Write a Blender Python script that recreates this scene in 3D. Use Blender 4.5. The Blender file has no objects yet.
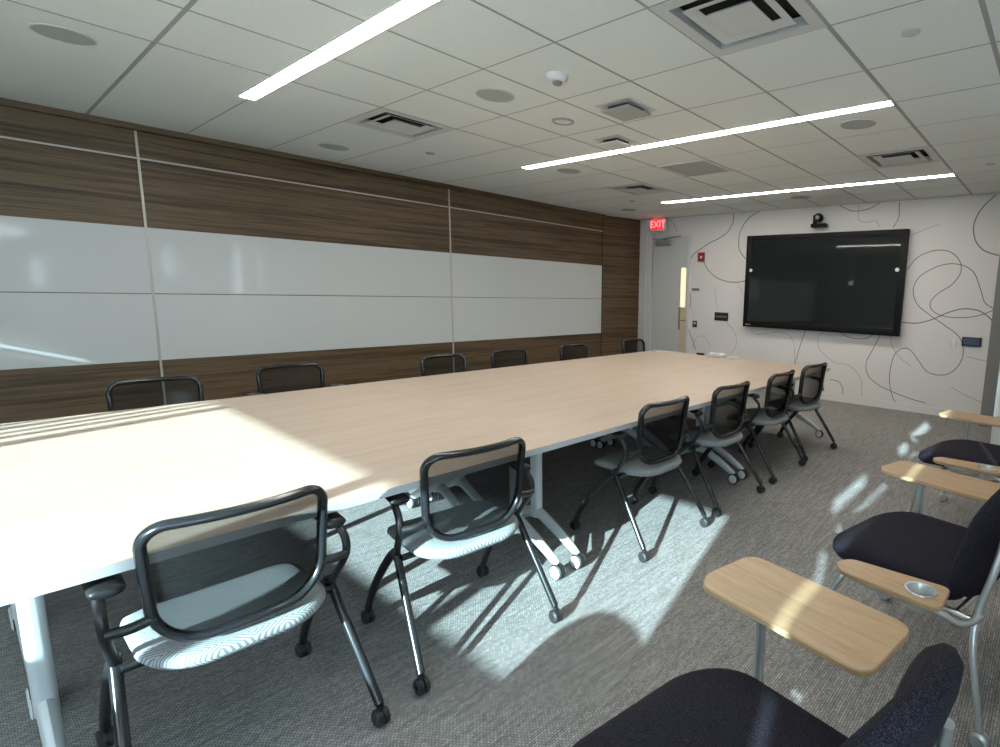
import bpy, bmesh, math, random
from mathutils import Vector, Matrix
random.seed(7)
SC = bpy.context.scene
COL = SC.collection
PI = math.pi
CEIL = 2.74
LEFT_Y = 6.37
FAR_X = 7.65
RIGHT_Y = -0.5
BACK_X = -2.6
TILE = 0.6096

# ------------------------------------------------------------------ materials
def sset(node, name, val):
    if name in node.inputs:
        node.inputs[name].default_value = val

def base_mat(name, col, rough=0.6, metal=0.0, spec=0.5):
    m = bpy.data.materials.new(name)
    m.use_nodes = True
    b = m.node_tree.nodes['Principled BSDF']
    sset(b, 'Base Color', (*col, 1))
    sset(b, 'Roughness', rough)
    sset(b, 'Metallic', metal)
    sset(b, 'Specular IOR Level', spec)
    return m

class NT:
    def __init__(s, m):
        s.m = m; s.t = m.node_tree; s.n = s.t.nodes; s.b = s.n['Principled BSDF']
    def new(s, typ, **kw):
        n = s.n.new(typ)
        for k, v in kw.items():
            setattr(n, k, v)
        return n
    def link(s, a, b):
        s.t.links.new(a, b)
    def coord(s, scale=(1, 1, 1), which='Object', rot=(0, 0, 0)):
        tc = s.new('ShaderNodeTexCoord'); mp = s.new('ShaderNodeMapping')
        mp.inputs['Scale'].default_value = scale
        mp.inputs['Rotation'].default_value = rot
        s.link(tc.outputs[which], mp.inputs['Vector'])
        return mp.outputs['Vector']
    def noise(s, vec, scale, detail=3, rough=0.55, dist=0.0):
        n = s.new('ShaderNodeTexNoise')
        n.inputs['Scale'].default_value = scale; n.inputs['Detail'].default_value = detail
        n.inputs['Roughness'].default_value = rough; n.inputs['Distortion'].default_value = dist
        s.link(vec, n.inputs['Vector'])
        return n.outputs['Fac']
    def ramp(s, fac, stops):
        r = s.new('ShaderNodeValToRGB')
        e = r.color_ramp.elements
        while len(e) < len(stops):
            e.new(0.5)
        for i, (p, c) in enumerate(stops):
            e[i].position = p; e[i].color = (*c, 1)
        s.link(fac, r.inputs['Fac'])
        return r.outputs['Color']
    def math(s, op, a, b=None):
        n = s.new('ShaderNodeMath', operation=op)
        for i, v in enumerate((a, b)):
            if v is None: continue
            if isinstance(v, (int, float)): n.inputs[i].default_value = v
            else: s.link(v, n.inputs[i])
        return n.outputs[0]
    def mix(s, fac, a, b, blend='MIX'):
        n = s.new('ShaderNodeMix', data_type='RGBA', blend_type=blend)
        for i, v in ((0, fac), (6, a), (7, b)):
            if isinstance(v, (int, float)): n.inputs[i].default_value = v
            elif isinstance(v, tuple): n.inputs[i].default_value = (*v, 1)
            else: s.link(v, n.inputs[i])
        return n.outputs[2]
    def bump(s, h, strength=0.3, dist=0.002):
        b = s.new('ShaderNodeBump')
        b.inputs['Strength'].default_value = strength; b.inputs['Distance'].default_value = dist
        s.link(h, b.inputs['Height']); s.link(b.outputs['Normal'], s.b.inputs['Normal'])
    def col(s, c):
        s.link(c, s.b.inputs['Base Color'])

def wood_mat(name, stops, stretch=(0.55, 0.55, 26), scale=1.0, rough=0.5, extra=0.0, bump=0.1):
    m = base_mat(name, (0.3, 0.2, 0.1), rough); t = NT(m)
    v = t.coord(stretch)
    f1 = t.noise(v, 1.0 * scale, 5, 0.62, 0.6)
    f2 = t.noise(v, 5.0 * scale, 3, 0.6, 0.2)
    f = t.math('ADD', t.math('MULTIPLY', f1, 0.72), t.math('MULTIPLY', f2, 0.28))
    t.col(t.ramp(f, stops))
    t.bump(f2, bump, 0.001)
    return m

M = {}
M['wall_wood'] = wood_mat('zebra_wood_laminate', [(0.34, (0.030, 0.017, 0.0065)), (0.45, (0.075, 0.045, 0.020)),
                          (0.55, (0.142, 0.092, 0.047)), (0.66, (0.070, 0.043, 0.020))], (0.55, 0.55, 24), 1.0, 0.5)
M['table_top'] = wood_mat('pale_ash_laminate', [(0.30, (0.42, 0.335, 0.26)), (0.50, (0.49, 0.395, 0.315)),
                          (0.70, (0.54, 0.445, 0.35))], (0.9, 14, 14), 1.3, 0.36, bump=0.04)
M['oak'] = wood_mat('oak_laminate', [(0.3, (0.34, 0.215, 0.115)), (0.5, (0.44, 0.29, 0.16)), (0.7, (0.51, 0.35, 0.205))],
                    (24, 1.6, 24), 2.2, 0.4, bump=0.05)
M['edge'] = base_mat('grey_edge_band', (0.50, 0.52, 0.53), 0.45)
M['white_wall'] = base_mat('white_wall_paint', (0.69, 0.66, 0.645), 0.75)
M['trim_white'] = base_mat('door_frame_paint', (0.62, 0.62, 0.62), 0.5)
M['door'] = base_mat('grey_white_door_paint', (0.55, 0.55, 0.54), 0.5)
M['mural'] = base_mat('dark_ink_line', (0.13, 0.11, 0.105), 0.7)
M['mural_light'] = base_mat('grey_ink_line', (0.38, 0.33, 0.31), 0.7)
M['alu'] = base_mat('anodised_aluminium', (0.52, 0.49, 0.44), 0.42, 0.4)
M['silver'] = base_mat('silver_powder_metal', (0.62, 0.65, 0.66), 0.3, 0.85)
M['chrome'] = base_mat('chrome', (0.75, 0.77, 0.78), 0.16, 1.0)
M['leg_grey'] = base_mat('light_grey_leg_paint', (0.60, 0.63, 0.64), 0.38, 0.25)
M['black'] = base_mat('black_plastic', (0.012, 0.012, 0.013), 0.42)
M['black_gloss'] = base_mat('black_gloss_paint', (0.014, 0.015, 0.017), 0.22)
M['rubber'] = base_mat('black_rubber', (0.015, 0.015, 0.015), 0.6)
M['caster_white'] = base_mat('white_grey_plastic', (0.72, 0.74, 0.74), 0.4)
M['white_plastic'] = base_mat('white_plastic', (0.72, 0.71, 0.69), 0.45)
M['grey_plastic'] = base_mat('grey_plastic', (0.22, 0.22, 0.22), 0.5)
M['grille'] = base_mat('grey_speaker_grille', (0.40, 0.42, 0.40), 0.7)
M['vent'] = base_mat('vent_white_metal', (0.62, 0.615, 0.595), 0.5)
M['duct'] = base_mat('dark_duct', (0.012, 0.012, 0.012), 0.8)
M['red'] = base_mat('fire_alarm_red', (0.30, 0.012, 0.014), 0.35)
M['bezel'] = base_mat('tv_bezel', (0.004, 0.004, 0.005), 0.5, 0, 0.2)
M['pier'] = base_mat('pier_paint', (0.66, 0.68, 0.68), 0.7)
M['grey_frame'] = base_mat('grey_window_frame', (0.20, 0.20, 0.19), 0.5)
M['brass'] = base_mat('pale_yellow_wood_edge', (0.62, 0.50, 0.30), 0.5)
M['cable'] = base_mat('white_cable', (0.68, 0.66, 0.63), 0.5)
M['shade'] = base_mat('grey_shade_cloth', (0.42, 0.42, 0.40), 0.9)
M['plenum'] = base_mat('plenum_dark', (0.03, 0.03, 0.03), 0.9)

def emis(name, col, strength):
    m = bpy.data.materials.new(name); m.use_nodes = True
    b = m.node_tree.nodes['Principled BSDF']
    sset(b, 'Base Color', (*col, 1)); sset(b, 'Emission Color', (*col, 1)); sset(b, 'Emission Strength', strength)
    return m
M['led'] = emis('led_diffuser', (1.0, 0.95, 0.87), 44.0)
M['exit'] = emis('exit_face', (1.0, 0.015, 0.025), 1.5)
M['exit_text'] = emis('exit_letters', (1.0, 0.16, 0.17), 2.2)
M['lite'] = emis('lit_corridor_lite', (1.0, 0.86, 0.55), 0.75)
M['touch'] = emis('touch_screen', (0.02, 0.03, 0.055), 0.6)

# glossy glass whiteboard
m = base_mat('whiteboard_glass', (0.61, 0.625, 0.62), 0.07); M['whiteboard'] = m
# tv screen
m = base_mat('tv_glass', (0.013, 0.016, 0.016), 0.03, 0.0, 0.4); M['screen'] = m

# carpet
m = base_mat('taupe_loop_carpet', (0.2, 0.19, 0.18), 0.95, 0, 0.1); t = NT(m); M['carpet'] = m
v = t.coord((1, 1, 1))
br = t.new('ShaderNodeTexBrick'); br.offset = 0.5
br.inputs['Scale'].default_value = 1.0; br.inputs['Brick Width'].default_value = 0.013; br.inputs['Row Height'].default_value = 0.0095
br.inputs['Mortar Size'].default_value = 0.0015; br.inputs['Mortar Smooth'].default_value = 0.6
br.inputs['Color1'].default_value = (0.28, 0.27, 0.26, 1); br.inputs['Color2'].default_value = (0.43, 0.415, 0.40, 1)
br.inputs['Mortar'].default_value = (0.13, 0.125, 0.12, 1)
nz = t.new('ShaderNodeTexNoise'); nz.inputs['Scale'].default_value = 28.0; nz.inputs['Detail'].default_value = 2.0; t.link(v, nz.inputs['Vector'])
va_ = t.new('ShaderNodeVectorMath', operation='MULTIPLY_ADD'); t.link(nz.outputs['Color'], va_.inputs[0]); va_.inputs[1].default_value = (0.007, 0.004, 0); t.link(v, va_.inputs[2])
t.link(va_.outputs[0], br.inputs['Vector'])
big = t.noise(t.coord((0.8, 9, 1)), 6.0, 4, 0.7)
fine = t.noise(v, 95.0, 3, 0.75)
c = t.mix(0.55, br.outputs['Color'], t.ramp(big, [(0.33, (0.45, 0.45, 0.45)), (0.68, (1.25, 1.25, 1.25))]), 'MULTIPLY')
c = t.mix(0.5, c, t.ramp(fine, [(0.3, (0.55, 0.55, 0.55)), (0.7, (1.3, 1.3, 1.3))]), 'MULTIPLY')
t.col(c)
t.bump(br.outputs['Fac'], -0.5, 0.003)

# ceiling tile
m = base_mat('ceiling_tile', (0.8, 0.8, 0.78), 0.9, 0, 0.1); t = NT(m); M['tile'] = m
v = t.coord()
f = t.noise(v, 240, 2, 0.7)
t.col(t.ramp(f, [(0.3, (0.74, 0.77, 0.73)), (0.6, (0.82, 0.85, 0.81))]))
t.bump(f, 0.12, 0.001)
M['tee'] = base_mat('ceiling_tee_metal', (0.36, 0.36, 0.34), 0.5)

# navy upholstery
m = base_mat('navy_tweed', (0.02, 0.02, 0.03), 0.95, 0, 0.15); t = NT(m); M['navy'] = m
v = t.coord()
f = t.noise(v, 420, 2, 0.8)
t.col(t.ramp(f, [(0.38, (0.006, 0.0055, 0.009)), (0.52, (0.017, 0.0155, 0.024)), (0.70, (0.058, 0.052, 0.068))]))
t.bump(f, 0.4, 0.001)

# patterned seat fabric : concentric diamonds
m = base_mat('grey_diamond_fabric', (0.4, 0.42, 0.42), 0.9, 0, 0.15); t = NT(m); M['seat'] = m
sx = t.new('ShaderNodeSeparateXYZ'); t.link(t.coord(), sx.inputs[0])
def tri(o, period):
    a = t.math('FRACT', t.math('DIVIDE', o, period))
    return t.math('MULTIPLY', t.math('ABSOLUTE', t.math('SUBTRACT', a, 0.5)), 2.0)
d = t.math('ADD', tri(sx.outputs[0], 0.16), tri(sx.outputs[1], 0.10))
w = t.math('FRACT', t.math('MULTIPLY', d, 5.0))
t.col(t.ramp(w, [(0.0, (0.15, 0.165, 0.17)), (0.38, (0.17, 0.185, 0.19)), (0.52, (0.36, 0.38, 0.38)), (1.0, (0.38, 0.40, 0.40))]))

# see-through back mesh: a thin absorbing slab, so a slanted look through it is darker
m = bpy.data.materials.new('black_back_mesh'); m.use_nodes = True; M['mesh'] = m
nt = m.node_tree; b = nt.nodes['Principled BSDF']; out = nt.nodes['Material Output']
sset(b, 'Base Color', (0.05, 0.055, 0.06, 1)); sset(b, 'Roughness', 0.7)
tr = nt.nodes.new('ShaderNodeBsdfTransparent'); mx = nt.nodes.new('ShaderNodeMixShader')
mx.inputs[0].default_value = 0.14
nt.links.new(tr.outputs[0], mx.inputs[1]); nt.links.new(b.outputs[0], mx.inputs[2]); nt.links.new(mx.outputs[0], out.inputs[0])
va = nt.nodes.new('ShaderNodeVolumeAbsorption'); va.inputs['Color'].default_value = (0, 0, 0, 1); va.inputs['Density'].default_value = 100.0
nt.links.new(va.outputs[0], out.inputs['Volume'])

# ------------------------------------------------------------------ mesh helpers
def bm_new(): return bmesh.new()

def add_box(bm, lo, hi, bevel=0.0, seg=2, mat=None):
    lo = Vector(lo); hi = Vector(hi)
    c = (lo + hi) / 2; s = hi - lo
    mtx = Matrix.Translation(c) @ Matrix.Diagonal((*s, 1))
    if mat is not None: mtx = mat @ mtx
    r = bmesh.ops.create_cube(bm, size=1.0, matrix=mtx)
    if bevel > 0:
        es = list({e for v in r['verts'] for e in v.link_edges})
        bmesh.ops.bevel(bm, geom=es, offset=bevel, segments=seg, affect='EDGES', profile=0.5)

def loft(bm, rings, cap0=True, cap1=True, closed=True):
    vr = [[bm.verts.new(p) for p in r] for r in rings]
    n = len(vr[0])
    for a, b in zip(vr[:-1], vr[1:]):
        for i in range(n if closed else n - 1):
            j = (i + 1) % n
            try: bm.faces.new((a[i], a[j], b[j], b[i]))
            except ValueError: pass
    if cap0: bm.faces.new(list(reversed(vr[0])))
    if cap1: bm.faces.new(vr[-1])
    return vr

def catmull(pts, n=6, closed=False):
    P = [Vector(p) for p in pts]
    if len(P) < 3 and not closed: 
        return P
    out = []
    N = len(P)
    rng = range(N) if closed else range(N - 1)
    for i in rng:
        if closed:
            p0, p1, p2, p3 = P[(i - 1) % N], P[i], P[(i + 1) % N], P[(i + 2) % N]
        else:
            p1, p2 = P[i], P[i + 1]
            p0 = P[i - 1] if i > 0 else p1 + (p1 - p2)
            p3 = P[i + 2] if i + 2 < N else p2 + (p2 - p1)
        for k in range(n):
            u = k / n
            out.append(0.5 * ((2 * p1) + (-p0 + p2) * u + (2 * p0 - 5 * p1 + 4 * p2 - p3) * u * u + (-p0 + 3 * p1 - 3 * p2 + p3) * u ** 3))
    if not closed: out.append(P[-1])
    return out

def add_tube(bm, pts, r, seg=12, closed=False, flat=(1.0, 1.0), up=None, rads=None):
    P = [Vector(p) for p in pts]
    N = len(P)
    rings = []
    prev = None
    for i in range(N):
        if closed: d = P[(i + 1) % N] - P[i - 1]
        elif i == 0: d = P[1] - P[0]
        elif i == N - 1: d = P[-1] - P[-2]
        else: d = P[i + 1] - P[i - 1]
        d.normalize()
        if up is not None:
            a = Vector(up).cross(d)
            if a.length < 1e-4: a = Vector((1, 0, 0))
            a.normalize()
        elif prev is None:
            a = Vector((0, 0, 1)).cross(d)
            if a.length < 1e-3: a = Vector((1, 0, 0)).cross(d)
            a.normalize()
        else:
            a = prev - d * prev.dot(d); a.normalize()
        prev = a
        b = d.cross(a)
        rr = rads[i] if rads else r
        rings.append([P[i] + a * (math.cos(2 * PI * k / seg) * rr * flat[0]) + b * (math.sin(2 * PI * k / seg) * rr * flat[1]) for k in range(seg)])
    if closed:
        vr = [[bm.verts.new(p) for p in r_] for r_ in rings]
        for i in range(N):
            A, B = vr[i], vr[(i + 1) % N]
            for k in range(seg):
                j = (k + 1) % seg
                bm.faces.new((A[k], A[j], B[j], B[k]))
    else:
        loft(bm, rings)

def add_lathe(bm, prof, seg=28, mtx=None, cap0=True, cap1=True):
    rings = []
    for r, z in prof:
        rings.append([Vector((r * math.cos(2 * PI * k / seg), r * math.sin(2 * PI * k / seg), z)) for k in range(seg)])
    if mtx is not None: rings = [[mtx @ p for p in r] for r in rings]
    loft(bm, rings, cap0, cap1)

def rrect(x0, y0, x1, y1, rad, n=6):
    if not isinstance(rad, (list, tuple)): rad = [rad] * 4
    pts = []
    for (cx, cy, a0, r) in ((x1, y1, 0, rad[0]), (x0, y1, 90, rad[1]), (x0, y0, 180, rad[2]), (x1, y0, 270, rad[3])):
        sx = -1 if cx == x1 else 1; sy = -1 if cy == y1 else 1
        ox, oy = cx + sx * r, cy + sy * r
        for k in range(n + 1):
            a = math.radians(a0 + 90 * k / n)
            pts.append(Vector((ox + r * math.cos(a), oy + r * math.sin(a))))
    return pts

def inset(pts, d):
    # shrink a convex outline about its vertices' normals
    N = len(pts); out = []
    for i in range(N):
        e = pts[(i + 1) % N] - pts[i - 1]
        if e.length < 1e-9: out.append(pts[i].copy()); continue
        n = Vector((-e.y, e.x)).normalized()
        out.append(pts[i] + n * d)
    return out

def shrink(pts, d):
    # shrink an outline towards its middle (safe for deep insets)
    x0 = min(p.x for p in pts); x1 = max(p.x for p in pts); y0 = min(p.y for p in pts); y1 = max(p.y for p in pts)
    c = Vector(((x0 + x1) / 2, (y0 + y1) / 2)); hx = (x1 - x0) / 2; hy = (y1 - y0) / 2
    return [Vector((c.x + (p.x - c.x) * (1 - d / hx), c.y + (p.y - c.y) * (1 - d / hy))) for p in pts]

def add_slab(bm, outline, z0, z1, ease=0.003):
    rg = [(ease, z0), (0, z0 + ease), (0, z1 - ease), (ease, z1)]
    loft(bm, [[Vector((p.x, p.y, z)) for p in inset(outline, d)] for d, z in rg])

def link(name, bm, mat, parent=None, smooth=40):
    me = bpy.data.meshes.new(name)
    bmesh.ops.remove_doubles(bm, verts=bm.verts, dist=1e-6)
    bmesh.ops.recalc_face_normals(bm, faces=bm.faces)
    bm.to_mesh(me); bm.free()
    if smooth:
        me.polygons.foreach_set('use_smooth', [True] * len(me.polygons))
        me.set_sharp_from_angle(angle=math.radians(smooth))
    me.materials.append(M[mat] if isinstance(mat, str) else mat)
    o = bpy.data.objects.new(name, me)
    COL.objects.link(o)
    if parent is not None: o.parent = parent
    return o

def tag(o, label=None, cat=None, group=None, kind=None):
    if label: o['label'] = label
    if cat: o['category'] = cat
    if group: o['group'] = group
    if kind: o['kind'] = kind
    return o

def empty(name, loc=(0, 0, 0), rz=0.0):
    o = bpy.data.objects.new(name, None); COL.objects.link(o)
    o.location = loc; o.rotation_euler = (0, 0, rz)
    o.empty_display_size = 0.1
    return o

def copy_tree(o, parent=None):
    c = o.copy(); COL.objects.link(c)
    if parent is not None: c.parent = parent
    for ch in list(o.children):
        copy_tree(ch, c)
    return c

def box_obj(name, lo, hi, mat, parent=None, bevel=0.0):
    bm = bm_new(); add_box(bm, lo, hi, bevel)
    return link(name, bm, mat, parent)

def struct(name, bm, mat, parent=None):
    o = link(name, bm, mat, parent)
    if parent is None: o['kind'] = 'structure'
    return o
MURAL = [
  [(4.289,2.73),(4.29,2.6),(4.377,2.456),(4.529,2.363),(4.725,2.286),(4.865,2.204),(5.008,2.121),(5.067,2.017)],
  [(3.845,2.733),(4.013,2.648),(4.133,2.494),(4.173,2.333),(4.152,2.169),(4.031,2.02)],
  [(4.801,1.996),(4.704,1.858),(4.536,1.738),(4.335,1.678),(4.142,1.673),(4.012,1.701)],
  [(4.161,1.657),(4.065,1.508)],
  [(5.058,1.522),(5.024,1.344),(5.072,1.163),(5.095,0.999),(5.036,0.839),(4.893,0.54)],
  [(4.95,0.568),(4.908,0.707),(4.799,0.777),(4.686,0.724),(4.602,0.596)],
  [(4.567,1.597),(4.544,1.39),(4.497,1.236)],
  [(4.337,1.036),(4.198,0.915),(4.125,0.765),(4.151,0.608),(4.235,0.522)],
  [(2.634,2.733),(2.451,2.647),(2.248,2.657),(2.096,2.725)],
  [(2.367,2.722),(2.359,2.531),(2.254,2.485),(2.136,2.498),(2.078,2.416)],
  [(1.855,2.715),(1.849,2.521),(1.907,2.399)],
  [(1.68,2.288),(1.541,2.351),(1.37,2.411)],
  [(0.796,2.719),(0.922,2.573),(0.984,2.398),(0.956,2.215),(0.856,2.085),(0.692,2.017)],
  [(1.685,1.859),(1.581,2.007),(1.41,2.088),(1.236,2.083),(1.107,1.98),(1.069,1.831),(1.145,1.68),(1.29,1.563),(1.369,1.464),(1.359,1.366),(1.282,1.303),(1.157,1.27),(0.954,1.273),(0.794,1.314),(0.664,1.383)],
  [(0.664,1.383),(0.777,1.463),(0.842,1.628),(0.925,1.812),(1.05,1.905),(1.221,1.925),(1.389,1.869),(1.54,1.753),(1.591,1.596),(1.527,1.419),(1.37,1.288),(1.181,1.161),(1.033,1.054),(0.965,0.943),(0.946,0.791),(0.994,0.65),(1.088,0.553),(1.209,0.527),(1.338,0.561),(1.441,0.684),(1.545,0.808),(1.642,0.833),(1.731,0.759),(1.774,0.588),(1.776,0.378),(1.719,0.174),(1.673,0.096)],
  [(1.691,1.172),(1.505,1.174),(1.329,1.231),(1.162,1.324),(0.998,1.377),(0.831,1.361),(0.71,1.281),(0.662,1.209)],
  [(2.497,0.997),(2.398,0.939),(2.227,0.917),(2.105,0.938),(2.047,0.984)],
  [(2.688,1.003),(2.794,0.911),(2.782,0.755),(2.659,0.631),(2.52,0.556),(2.322,0.532),(2.186,0.416),(2.134,0.291),(2.12,0.127)],
  [(3.883,0.941),(3.773,0.876),(3.466,0.925),(3.266,0.901),(3.16,0.77),(3.124,0.472)],
  [(2.994,0.988),(3.055,0.778),(3.124,0.472)],
  [(1.947,0.987),(2.03,0.775),(2.097,0.598),(2.062,0.43),(1.93,0.317),(1.724,0.237),(1.488,0.173),(1.299,0.143)],
  [(1.821,0.988),(1.777,0.838),(1.668,0.703),(1.527,0.606)],
  [(2.581,0.303),(2.455,0.287),(2.39,0.192),(2.384,0.104)],
  [(0.906,0.794),(0.678,0.751)],
  [(1.037,0.388),(0.857,0.302),(0.685,0.241)],
]
# ------------------------------------------------------------------ room shell
def wall_pieces(bm, axis, plane0, plane1, u0, u1, z0, z1, openings):
    us = sorted({u0, u1, *[o[0] for o in openings], *[o[1] for o in openings]})
    zs = sorted({z0, z1, *[o[2] for o in openings], *[o[3] for o in openings]})
    for a, b in zip(us[:-1], us[1:]):
        run = None
        for c, d in list(zip(zs[:-1], zs[1:])) + [(z1, z1)]:
            um, zm = (a + b) / 2, (c + d) / 2
            hole = c == d or any(o[0] < um < o[1] and o[2] < zm < o[3] for o in openings)
            if not hole:
                run = (run[0], d) if run else (c, d)
            elif run:
                if axis == 'x': add_box(bm, (plane0, a, run[0]), (plane1, b, run[1]))
                else: add_box(bm, (a, plane0, run[0]), (b, plane1, run[1]))
                run = None

bm = bm_new(); add_box(bm, (BACK_X - 0.2, RIGHT_Y - 0.2, -0.1), (FAR_X + 0.2, LEFT_Y + 0.2, 0)); struct('floor', bm, 'carpet')

GX = [2.065 + TILE * k for k in range(-9, 10)]          # tee lines across the room
GY = [2.257 + TILE * k for k in range(-6, 8)]           # tee lines along the room
VENTS = [(2.37, 1.343), (2.37, 4.391), (5.418, 4.391), (5.418, 1.343)]
LIGHTS = [1.435, 3.872, 6.335]
xs = [BACK_X] + [g for g in GX if BACK_X < g < FAR_X] + [FAR_X]
ys = [RIGHT_Y] + [g for g in GY if RIGHT_Y < g < LEFT_Y] + [LEFT_Y]
bm = bm_new()
for a, b in zip(xs[:-1], xs[1:]):
    for c, d in zip(ys[:-1], ys[1:]):
        if any(a < vx < b and c < vy < d for vx, vy in VENTS): continue
        bm.faces.new([bm.verts.new(p) for p in ((a, c, CEIL), (a, d, CEIL), (b, d, CEIL), (b, c, CEIL))])
ceiling = struct('ceiling', bm, 'tile')
bm = bm_new()
for g in xs[1:-1]:
    w_ = 0.010 if abs(g - 0.846) < 0.01 else (0.0038 if g < 4 else 0.0016)
    add_box(bm, (g - w_, RIGHT_Y, CEIL - 0.0015), (g + w_, LEFT_Y, CEIL + 0.01))
for g in ys[1:-1]:
    if g > 4.2: continue
    w_ = 0.011 if g < 1.2 else (0.0065 if g < 2.5 else 0.005)
    add_box(bm, (BACK_X, g - w_, CEIL - 0.003), (FAR_X, g + w_, CEIL + 0.01))
add_box(bm, (FAR_X - 0.02, RIGHT_Y, CEIL - 0.004), (FAR_X, LEFT_Y - 0.2, CEIL + 0.01))
struct('grid', bm, 'tee', ceiling)
bm = bm_new()
add_box(bm, (BACK_X - 0.2, RIGHT_Y - 0.2, CEIL + 0.09), (FAR_X + 0.2, LEFT_Y + 0.2, CEIL + 0.12))
struct('plenum', bm, 'plenum', ceiling)

bm = bm_new(); add_box(bm, (BACK_X, LEFT_Y, 0), (6.905, LEFT_Y + 0.15, CEIL + 0.09))
loft(bm, [[Vector((6.905, LEFT_Y, z)), Vector((6.905, LEFT_Y + 0.15, z)), Vector((FAR_X + 0.15, LEFT_Y + 0.15, z)), Vector((FAR_X + 0.15, 6.155, z)), Vector((FAR_X, 6.155, z))] for z in (0, CEIL + 0.09)])
wall_left = struct('wall_left', bm, 'wall_wood', None)
SEAMS = [-1.77, 1.132, 4.032, 6.905]
bm = bm_new()
add_box(bm, (BACK_X, LEFT_Y - 0.07, CEIL - 0.045), (6.905, LEFT_Y, CEIL)); struct('trim_1', bm, 'wall_wood')
bm = bm_new()
for s in SEAMS[:3]: add_box(bm, (s - 0.008, LEFT_Y - 0.013, 0.0), (s + 0.008, LEFT_Y, CEIL - 0.035))
add_box(bm, (BACK_X, LEFT_Y - 0.006, 2.468), (6.895, LEFT_Y, 2.481)); struct('trim_2', bm, 'alu')
bm = bm_new(); add_box(bm, (6.897, LEFT_Y - 0.004, 0.0), (6.912, LEFT_Y + 0.002, CEIL)); struct('trim_3', bm, 'duct')
BAY = ['left end', 'middle', 'far right']
for i in range(3):
    for j, (z0, z1) in enumerate(((0.757, 1.340), (1.346, 1.906))):
        bm = bm_new(); add_box(bm, (SEAMS[i] + 0.0085, LEFT_Y - 0.012, z0), (SEAMS[i + 1] - 0.0085 - (0.012 if i == 2 else 0), LEFT_Y - 0.001, z1), 0.0015, 1)
        where = ['at the left edge of the photo', 'between the two vertical strips', 'beside the wooden corner near the door'][i]
        o = link('whiteboard', bm, 'whiteboard')
        tag(o, '%s white glass board panel %s' % (['lower', 'upper'][j], where), 'whiteboard', 'glass whiteboard panels on the wood wall')

bm = bm_new(); add_box(bm, (FAR_X, RIGHT_Y - 0.15, 0), (FAR_X + 0.15, 6.155, CEIL + 0.09)); wall_far = struct('wall_far', bm, 'white_wall')
def ribbon(bm, pts, w, x):
    P = catmull([(x, a, b) for a, b in pts], 7)
    P = [p for p in P if p.z < CEIL - 0.004]
    L = []; R = []
    for i, p in enumerate(P):
        d = (P[min(i + 1, len(P) - 1)] - P[max(i - 1, 0)]).normalized()
        n = Vector((0, -d.z, d.y)) * w / 2
        L.append(bm.verts.new(p + n)); R.append(bm.verts.new(p - n))
    for i in range(len(P) - 1): bm.faces.new((L[i], L[i + 1], R[i + 1], R[i]))
bm = bm_new(); bm2 = bm_new()
LIGHTER = {3, 5, 6, 7, 9, 11, 21, 23, 24, 17, 18}
for i, c in enumerate(MURAL):
    ribbon(bm2 if i in LIGHTER else bm, c, 0.008 if i in LIGHTER else (0.012 if i in (0, 1, 2, 4, 12, 15) else 0.0095), FAR_X - 0.0015 - 0.00005 * i)
ribbon(bm2, [(5.86, 2.46), (5.92, 2.52), (5.95, 2.60)], 0.011, FAR_X - 0.0016)
ribbon(bm2, [(5.50, 2.70), (5.42, 2.62), (5.36, 2.50)], 0.011, FAR_X - 0.0016)
struct('mural_lines', bm, 'mural', wall_far); struct('pale_mural_lines', bm2, 'mural_light', wall_far)
bm = bm_new(); add_box(bm, (FAR_X - 0.012, -0.5, 0), (FAR_X, 5.05, 0.10)); struct('baseboard_far', bm, 'white_wall')

SLITS = [(-2.5, -1.65, 2.10, 2.23), (0.0, 0.9, 2.08, 2.24), (0.95, 1.05, 1.30, 1.75), (-0.6, -0.2, 2.06, 2.20), (2.56, 2.64, 1.5, 2.05),
         (3.60, 3.70, 1.2, 2.1), (4.02, 4.08, 1.3, 1.95), (-2.56, 0.1, 0.35, 1.98)]  # unseen gaps shaped to throw sun patches; the last admits added fill daylight
bm = bm_new(); wall_pieces(bm, 'y', RIGHT_Y - 0.02, RIGHT_Y, BACK_X - 0.12, FAR_X + 0.15, 0, CEIL + 0.09, SLITS); struct('wall_right', bm, 'white_wall')
WIN = (0.10, 3.95, 1.325, 2.0)
bm = bm_new(); wall_pieces(bm, 'x', BACK_X - 0.05, BACK_X, RIGHT_Y, LEFT_Y + 0.15, 0, CEIL + 0.09, [WIN, (5.46, 5.62, 1.935, 1.965), (5.46, 5.62, 1.885, 1.905), (5.48, 5.60, 1.985, 2.005)]); struct('wall_back', bm, 'white_wall')  # small slots beside WIN are added to throw sun streaks on the whiteboard
w1 = empty('window_1', (BACK_X, (WIN[0] + WIN[1]) / 2, WIN[2])); w1['kind'] = 'structure'
bm = bm_new()
for y in (1.06, 2.87): add_box(bm, (-0.09, y - 0.04 - w1.location.y, 0), (-0.03, y + 0.04 - w1.location.y, WIN[3] - WIN[2]))
link('mullions', bm, 'grey_frame', w1)
bm = bm_new()
y = 3.0
while y < 3.87:
    add_box(bm, (-0.022, y - w1.location.y, 0.002), (-0.020, y + random.uniform(0.045, 0.075) - w1.location.y, WIN[3] - WIN[2] - 0.002)); y += 0.105
link('vertical_blind', bm, 'shade', w1)
w2 = empty('fill_window', (-1.23, RIGHT_Y, 0.35)); w2['kind'] = 'structure'  # unseen window with a glowing shade, added to brighten the ceiling and room
bm = bm_new(); add_box(bm, (-1.33, -0.05, 0), (1.33, -0.045, 1.63)); 
m = base_mat('translucent_shade', (0.7, 0.72, 0.74), 0.9); nt = m.node_tree
tl = nt.nodes.new('ShaderNodeBsdfTranslucent'); tl.inputs[0].default_value = (0.75, 0.8, 0.82, 1)
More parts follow.
